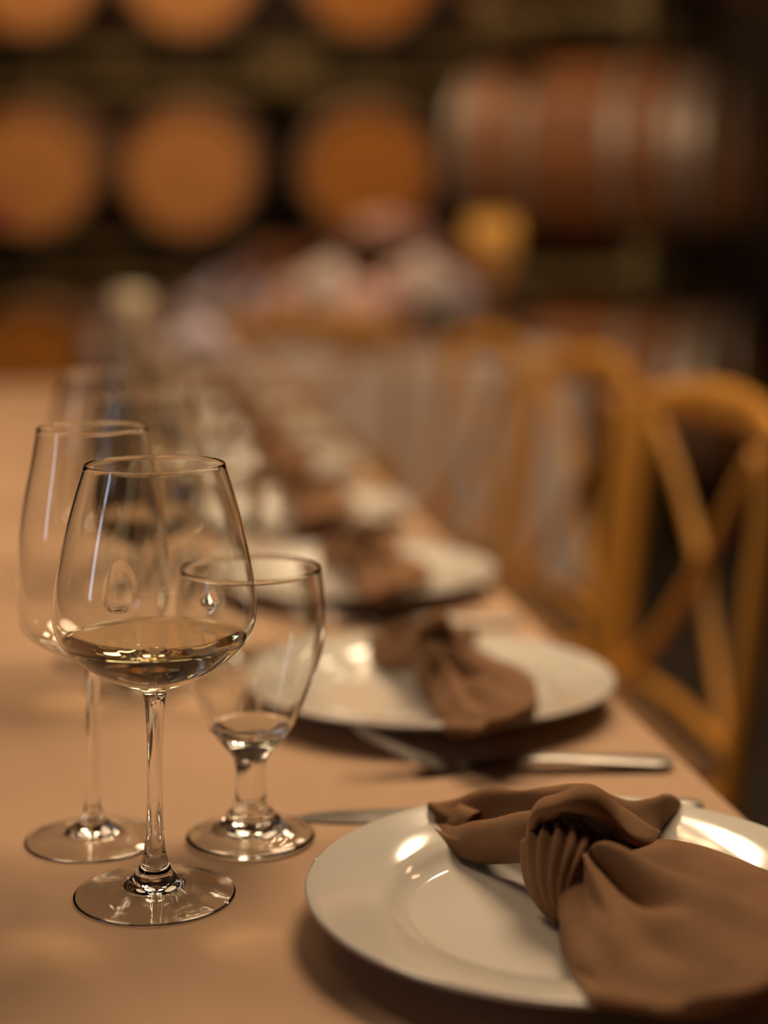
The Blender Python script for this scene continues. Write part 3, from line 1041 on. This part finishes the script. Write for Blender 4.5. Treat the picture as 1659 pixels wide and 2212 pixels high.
# ------------------------------------------------------------------ flowers and candles
def rose_mesh(r, seed, layers=4):
    """a rose: overlapping cupped petals around a bud"""
    rn = random.Random(seed)
    verts, faces = [], []
    v, f = lathe([(0, -r * .35), (r * .25, -r * .28), (r * .34, 0), (r * .26, r * .28), (r * .1, r * .38), (0, r * .36)], 10)
    verts += v; faces += f
    for L in range(layers):
        n = 3 + L
        op = .25 + .33 * L / max(1, layers - 1) * 2.1
        for k in range(n):
            a0 = 2 * PI * (k + .5 * (L % 2)) / n + rn.uniform(-.2, .2)
            wdt = 2 * PI / n * .72
            b = len(verts)
            for i in range(4):
                t = i / 3
                rad = r * (.16 + .10 * L) + r * (.12 + op * .42) * t ** 1.3
                z = -r * .3 + r * (.78 - .19 * L) * math.sin(t * PI * .62)
                for q in range(5):
                    u = -1 + q / 2
                    a = a0 + u * wdt * (.6 + .5 * t - .35 * t * t)
                    rr_ = rad * (1 - .05 * u * u) + (r * .05 * t if abs(u) > .9 else 0)
                    verts.append((rr_ * math.cos(a), rr_ * math.sin(a), z - r * .06 * u * u * t))
            for i in range(3):
                for q in range(4):
                    faces.append((b + i * 5 + q, b + i * 5 + q + 1, b + (i + 1) * 5 + q + 1, b + (i + 1) * 5 + q))
    return verts, faces

def leaf_mesh(l, wd):
    verts, faces = [], []
    n = 6
    for i in range(n + 1):
        t = i / n
        h = wd * math.sin(PI * t ** .8) + .0005
        z = .15 * l * math.sin(t * PI)
        verts += [(t * l, -h, z + h * .35), (t * l, 0, z), (t * l, h, z + h * .35)]
    for i in range(n):
        for q in range(2):
            faces.append((i * 3 + q, i * 3 + q + 1, (i + 1) * 3 + q + 1, (i + 1) * 3 + q))
    return verts, faces

def bouquet(name, loc, vase_prof, vase_mat, blooms, leaves, label, cat, vase_name='vase', base=(0, 0, .1), seed=3):
    root = tag(empty(name, loc), label, cat)
    v, f = lathe(vase_prof, 40)
    obj(vase_name, v, f, vase_mat, root, sharp=50)
    rn = random.Random(seed)
    for (x, y, z, r, mt) in blooms:
        v, f = rose_mesh(r, rn.random())
        o = obj('bloom', v, f, M[mt], root)
        md = o.modifiers.new('thickness', 'SOLIDIFY'); md.thickness = .0012
        o.location = (x, y, z)
        dv = Vector((x, y, z)) - Vector(base)
        o.rotation_euler = dv.to_track_quat('Z', 'Y').to_euler()
        s0 = o.matrix_basis @ Vector((0, 0, -r * .3))
        mid = (s0 + Vector(base)) / 2 + Vector((0, 0, .02))
        v, f = sweep(catmull([tuple(s0), tuple(mid), tuple(base)], 4), .0022, 6)
        obj('flower_stem', v, f, M['leaf'], root)
    for i in range(leaves):
        x, y, z, r, mt = blooms[i % len(blooms)]
        v, f = leaf_mesh(rn.uniform(.07, .11), rn.uniform(.016, .024))
        o = obj('leaf', v, f, M['leaf'], root)
        md = o.modifiers.new('thickness', 'SOLIDIFY'); md.thickness = .0008
        o.location = (x * .8, y * .8, z - r * rn.uniform(.4, 1.0))
        o.rotation_euler = (rn.uniform(-.5, .5), rn.uniform(-.6, .3), math.atan2(y, x) + rn.uniform(-1.2, 1.2))
    return root

# large arrangement on the pale table: positions read as (photo x, photo y, depth offset, size, colour)
D_FL = 5.4
FL = [(832, 492, -.05, .100, 'rose_blush'), (690, 612, -.18, .095, 'rose_white'), (650, 560, .05, .085, 'rose_rust'), (575, 555, .0, .085, 'rose_rust'),
      (930, 545, .0, .085, 'rose_mauve'), (940, 610, -.2, .105, 'rose_white'), (1000, 640, -.1, .09, 'rose_lilac'), (880, 620, -.2, .085, 'rose_blush'),
      (780, 660, -.25, .085, 'rose_blush'), (610, 650, -.15, .09, 'rose_blush'), (520, 600, .0, .09, 'rose_mauve'), (540, 660, -.1, .085, 'rose_lilac'),
      (905, 500, .1, .07, 'rose_blush'), (980, 560, .08, .08, 'rose_rust'), (740, 560, .12, .08, 'rose_mauve'), (860, 660, -.15, .08, 'rose_mauve'), (700, 670, -.05, .085, 'rose_blush'),
      (930, 670, .0, .085, 'rose_lilac'), (460, 640, .05, .085, 'rose_lilac'), (1030, 590, .15, .07, 'rose_mauve'), (760, 610, .05, .085, 'rose_rust')]
fx = lat(770, D_FL)
bl = []
for (px, py, dd, r, mt) in FL:
    q = up(px, py, D_FL + dd)
    bl.append((q.x - fx, q.y - D_FL, q.z - TABLE_Z, r, mt))
bouquet('flower_arrangement', (fx, D_FL, TABLE_Z), [(0, 0), (.09, 0), (.095, .008), (.03, .02), (.025, .05), (.10, .09), (.14, .13), (.135, .132), (.09, .1), (0, .08)],
        M['brass'], bl, 40, 'wide low arrangement of blush, white and mauve roses on the pale table', 'flowers', 'footed_bowl', (0, 0, .10))

# lit candle in an amber glass on a brass stem
q = up(1062, 525, 5.3)
cz = q.z - TABLE_Z
cn = tag(empty('candle_holder', (q.x, q.y, TABLE_Z)), 'glowing amber glass candle cup on a tall brass stem beside the roses', 'candle')
v, f = lathe(prof_smooth([(0, .0), (.06, .0), (.062, .006), (.02, .014), (.010, .03), (.009, .12), (.012, cz - .13), (.05, cz - .105), (.055, cz - .098), (0, cz - .098)], 3), 32)
obj('stem', v, f, M['brass'], cn, sharp=50)
v, f = lathe([(0, cz - .0965), (.068, cz - .0965), (.076, cz - .06), (.076, cz + .085), (.073, cz + .085), (.073, cz - .055), (.064, cz - .092), (0, cz - .092)], 40)
obj('cup', v, f, M['amber'], cn, sharp=50)
v, f = lathe([(0, cz - .0915), (.052, cz - .0915), (.052, cz + .01), (.045, cz + .014), (0, cz + .008)], 32)
obj('candle', v, f, M['wax'], cn, sharp=50)
v, f = lathe([(0, cz + .009), (.006, cz + .015), (.009, cz + .026), (.005, cz + .044), (0, cz + .058)], 16)
obj('flame', v, f, M['flame'], cn)

# far end of the long table: ivory pillar candle and a small posy
q = up(285, 770, 3.75)
pc = tag(empty('pillar_candle', (q.x, q.y, TABLE_Z)), 'ivory pillar candle at the far end of the long table', 'candle')
v, f = lathe([(0, .0), (.05, .0), (.055, .006), (.054, .008), (.04, .008), (0, .008)], 32)
obj('dish', v, f, M['brass'], pc, sharp=50)
v, f = lathe([(0, .0085), (.037, .0085), (.0375, .235), (.034, .24), (.02, .232), (0, .23)], 32)
obj('wax', v, f, M['wax'], pc, sharp=50)
v, f = sweep([(0, 0, .228), (.001, 0, .24), (.003, 0, .248)], .0012, 6)
obj('wick', v, f, M['dark_metal'], pc)
q = up(420, 800, 4.0)
pb = []
for (px, py, dd, r, mt) in [(425, 700, 0, .055, 'rose_lilac'), (390, 735, -.05, .05, 'rose_lilac'), (455, 660, .03, .05, 'rose_white'), (380, 690, .04, .045, 'rose_white'), (455, 730, -.06, .05, 'rose_lilac'), (420, 650, .06, .045, 'rose_lilac')]:
    p = up(px, py, q.y + dd)
    pb.append((p.x - q.x, p.y - q.y, p.z - TABLE_Z, r, mt))
bouquet('posy', (q.x, q.y, TABLE_Z), [(0, .0005), (.035, .0005), (.042, .02), (.04, .06), (.03, .085), (.034, .095), (.031, .095), (.027, .085), (0, .02)], M['wax'], pb, 8, 'small posy of lilac and white roses at the far end of the long table', 'flowers', 'vase', (0, 0, .08), 8)

# ------------------------------------------------------------------ lamps above the table
def pendant_proto():
    root = empty('pendant_lamp')
    v, f = lathe([(.02, .40), (.05, .39), (.08, .34), (.33, .20), (.475, 0), (.48, 0), (.335, .205), (.085, .345), (.05, .40), (0, .405)], 48)
    obj('shade', v, f, M['dark_metal'], root, sharp=40)
    v, f = lathe([(0, .006), (.25, .008), (.43, .02), (.45, .03), (0, .05)], 48)
    obj('diffuser', v, f, M['lamp_glow'], root, sharp=40)
    v, f = sweep([(0, 0, .40), (0, 0, ZC - 2.5)], .006, 8)
    obj('cord', v, f, M['dark_metal'], root)
    remember(root)
    return root
PL = pendant_proto()
PL['category'] = 'lamp'
PL['group'] = 'pendant lamps over the long table'
for i, (x, y, z) in enumerate([(-1.2, 2.1, 3.3), (.5, 1.9, 2.42)]):
    o = PL if i == 0 else dup(PL)
    o.location = (x, y, z)
    o['label'] = ['black dome pendant lamp over the window side of the long table', 'black dome pendant lamp above the chairs of the long table'][i]
def globe_proto():
    root = empty('globe_lamp')
    v, f = lathe([(.14 * math.sin(PI * k / 24), -.14 * math.cos(PI * k / 24)) for k in range(23)] + [(.012, .139)], 32)
    obj('globe', v, f, M['globe_glow'], root)
    v, f = lathe([(0, .133), (.035, .133), (.037, .165), (.02, .185), (0, .185)], 24)
    obj('cap', v, f, M['dark_metal'], root, sharp=40)
    v, f = sweep([(0, 0, .185), (0, 0, ZC - 2.8)], .005, 8)
    obj('cord', v, f, M['dark_metal'], root)
    remember(root)
    return root
GL = globe_proto()
GL['category'] = 'lamp'
GL['group'] = 'glass globe lamps'
for i, (x, y, z) in enumerate([(.28, 3.75, 2.75), (.76, 3.9, 2.8)]):
    o = GL if i == 0 else dup(GL)
    o.location = (x, y, z)
    o['label'] = ['bright globe lamp hanging over the third chair of the long table', 'bright globe lamp hanging over the aisle beside the long table'][i]
# ring chandelier of small bulbs
ch = tag(empty('ring_chandelier', (.2, 2.9, 2.75)), 'iron ring chandelier of small clear bulbs above the place settings', 'chandelier')
bm = bmesh.new()
for R in (.42, .22):
    ring = [(R * math.cos(2 * PI * k / 48), R * math.sin(2 * PI * k / 48), .06 if R > .3 else .02) for k in range(49)]
    v, f = sweep(ring, .008, 8, cap=False)
    obj('ring', v, f, M['dark_metal'], ch)
for R, n, z in ((.42, 16, .06), (.22, 9, .02)):
    for k in range(n):
        a = 2 * PI * (k + .3) / n
        v, f = lathe([(0, -.045), (.009, -.042), (.0125, -.032), (.009, -.016), (.006, -.008), (0, -.008)], 12)
        o = obj('bulb', v, f, M['bulb_glow'], ch)
        o.location = (R * math.cos(a), R * math.sin(a), z)
for k in range(3):
    a = 2 * PI * k / 3
    v, f = sweep([(.42 * math.cos(a), .42 * math.sin(a), .06), (.22 * math.cos(a), .22 * math.sin(a), .025), (0, 0, .5)], .004, 6)
    obj('hanger', v, f, M['dark_metal'], ch)
v, f = sweep([(0, 0, .5), (0, 0, ZC - 2.75)], .006, 8)
obj('cord', v, f, M['dark_metal'], ch)
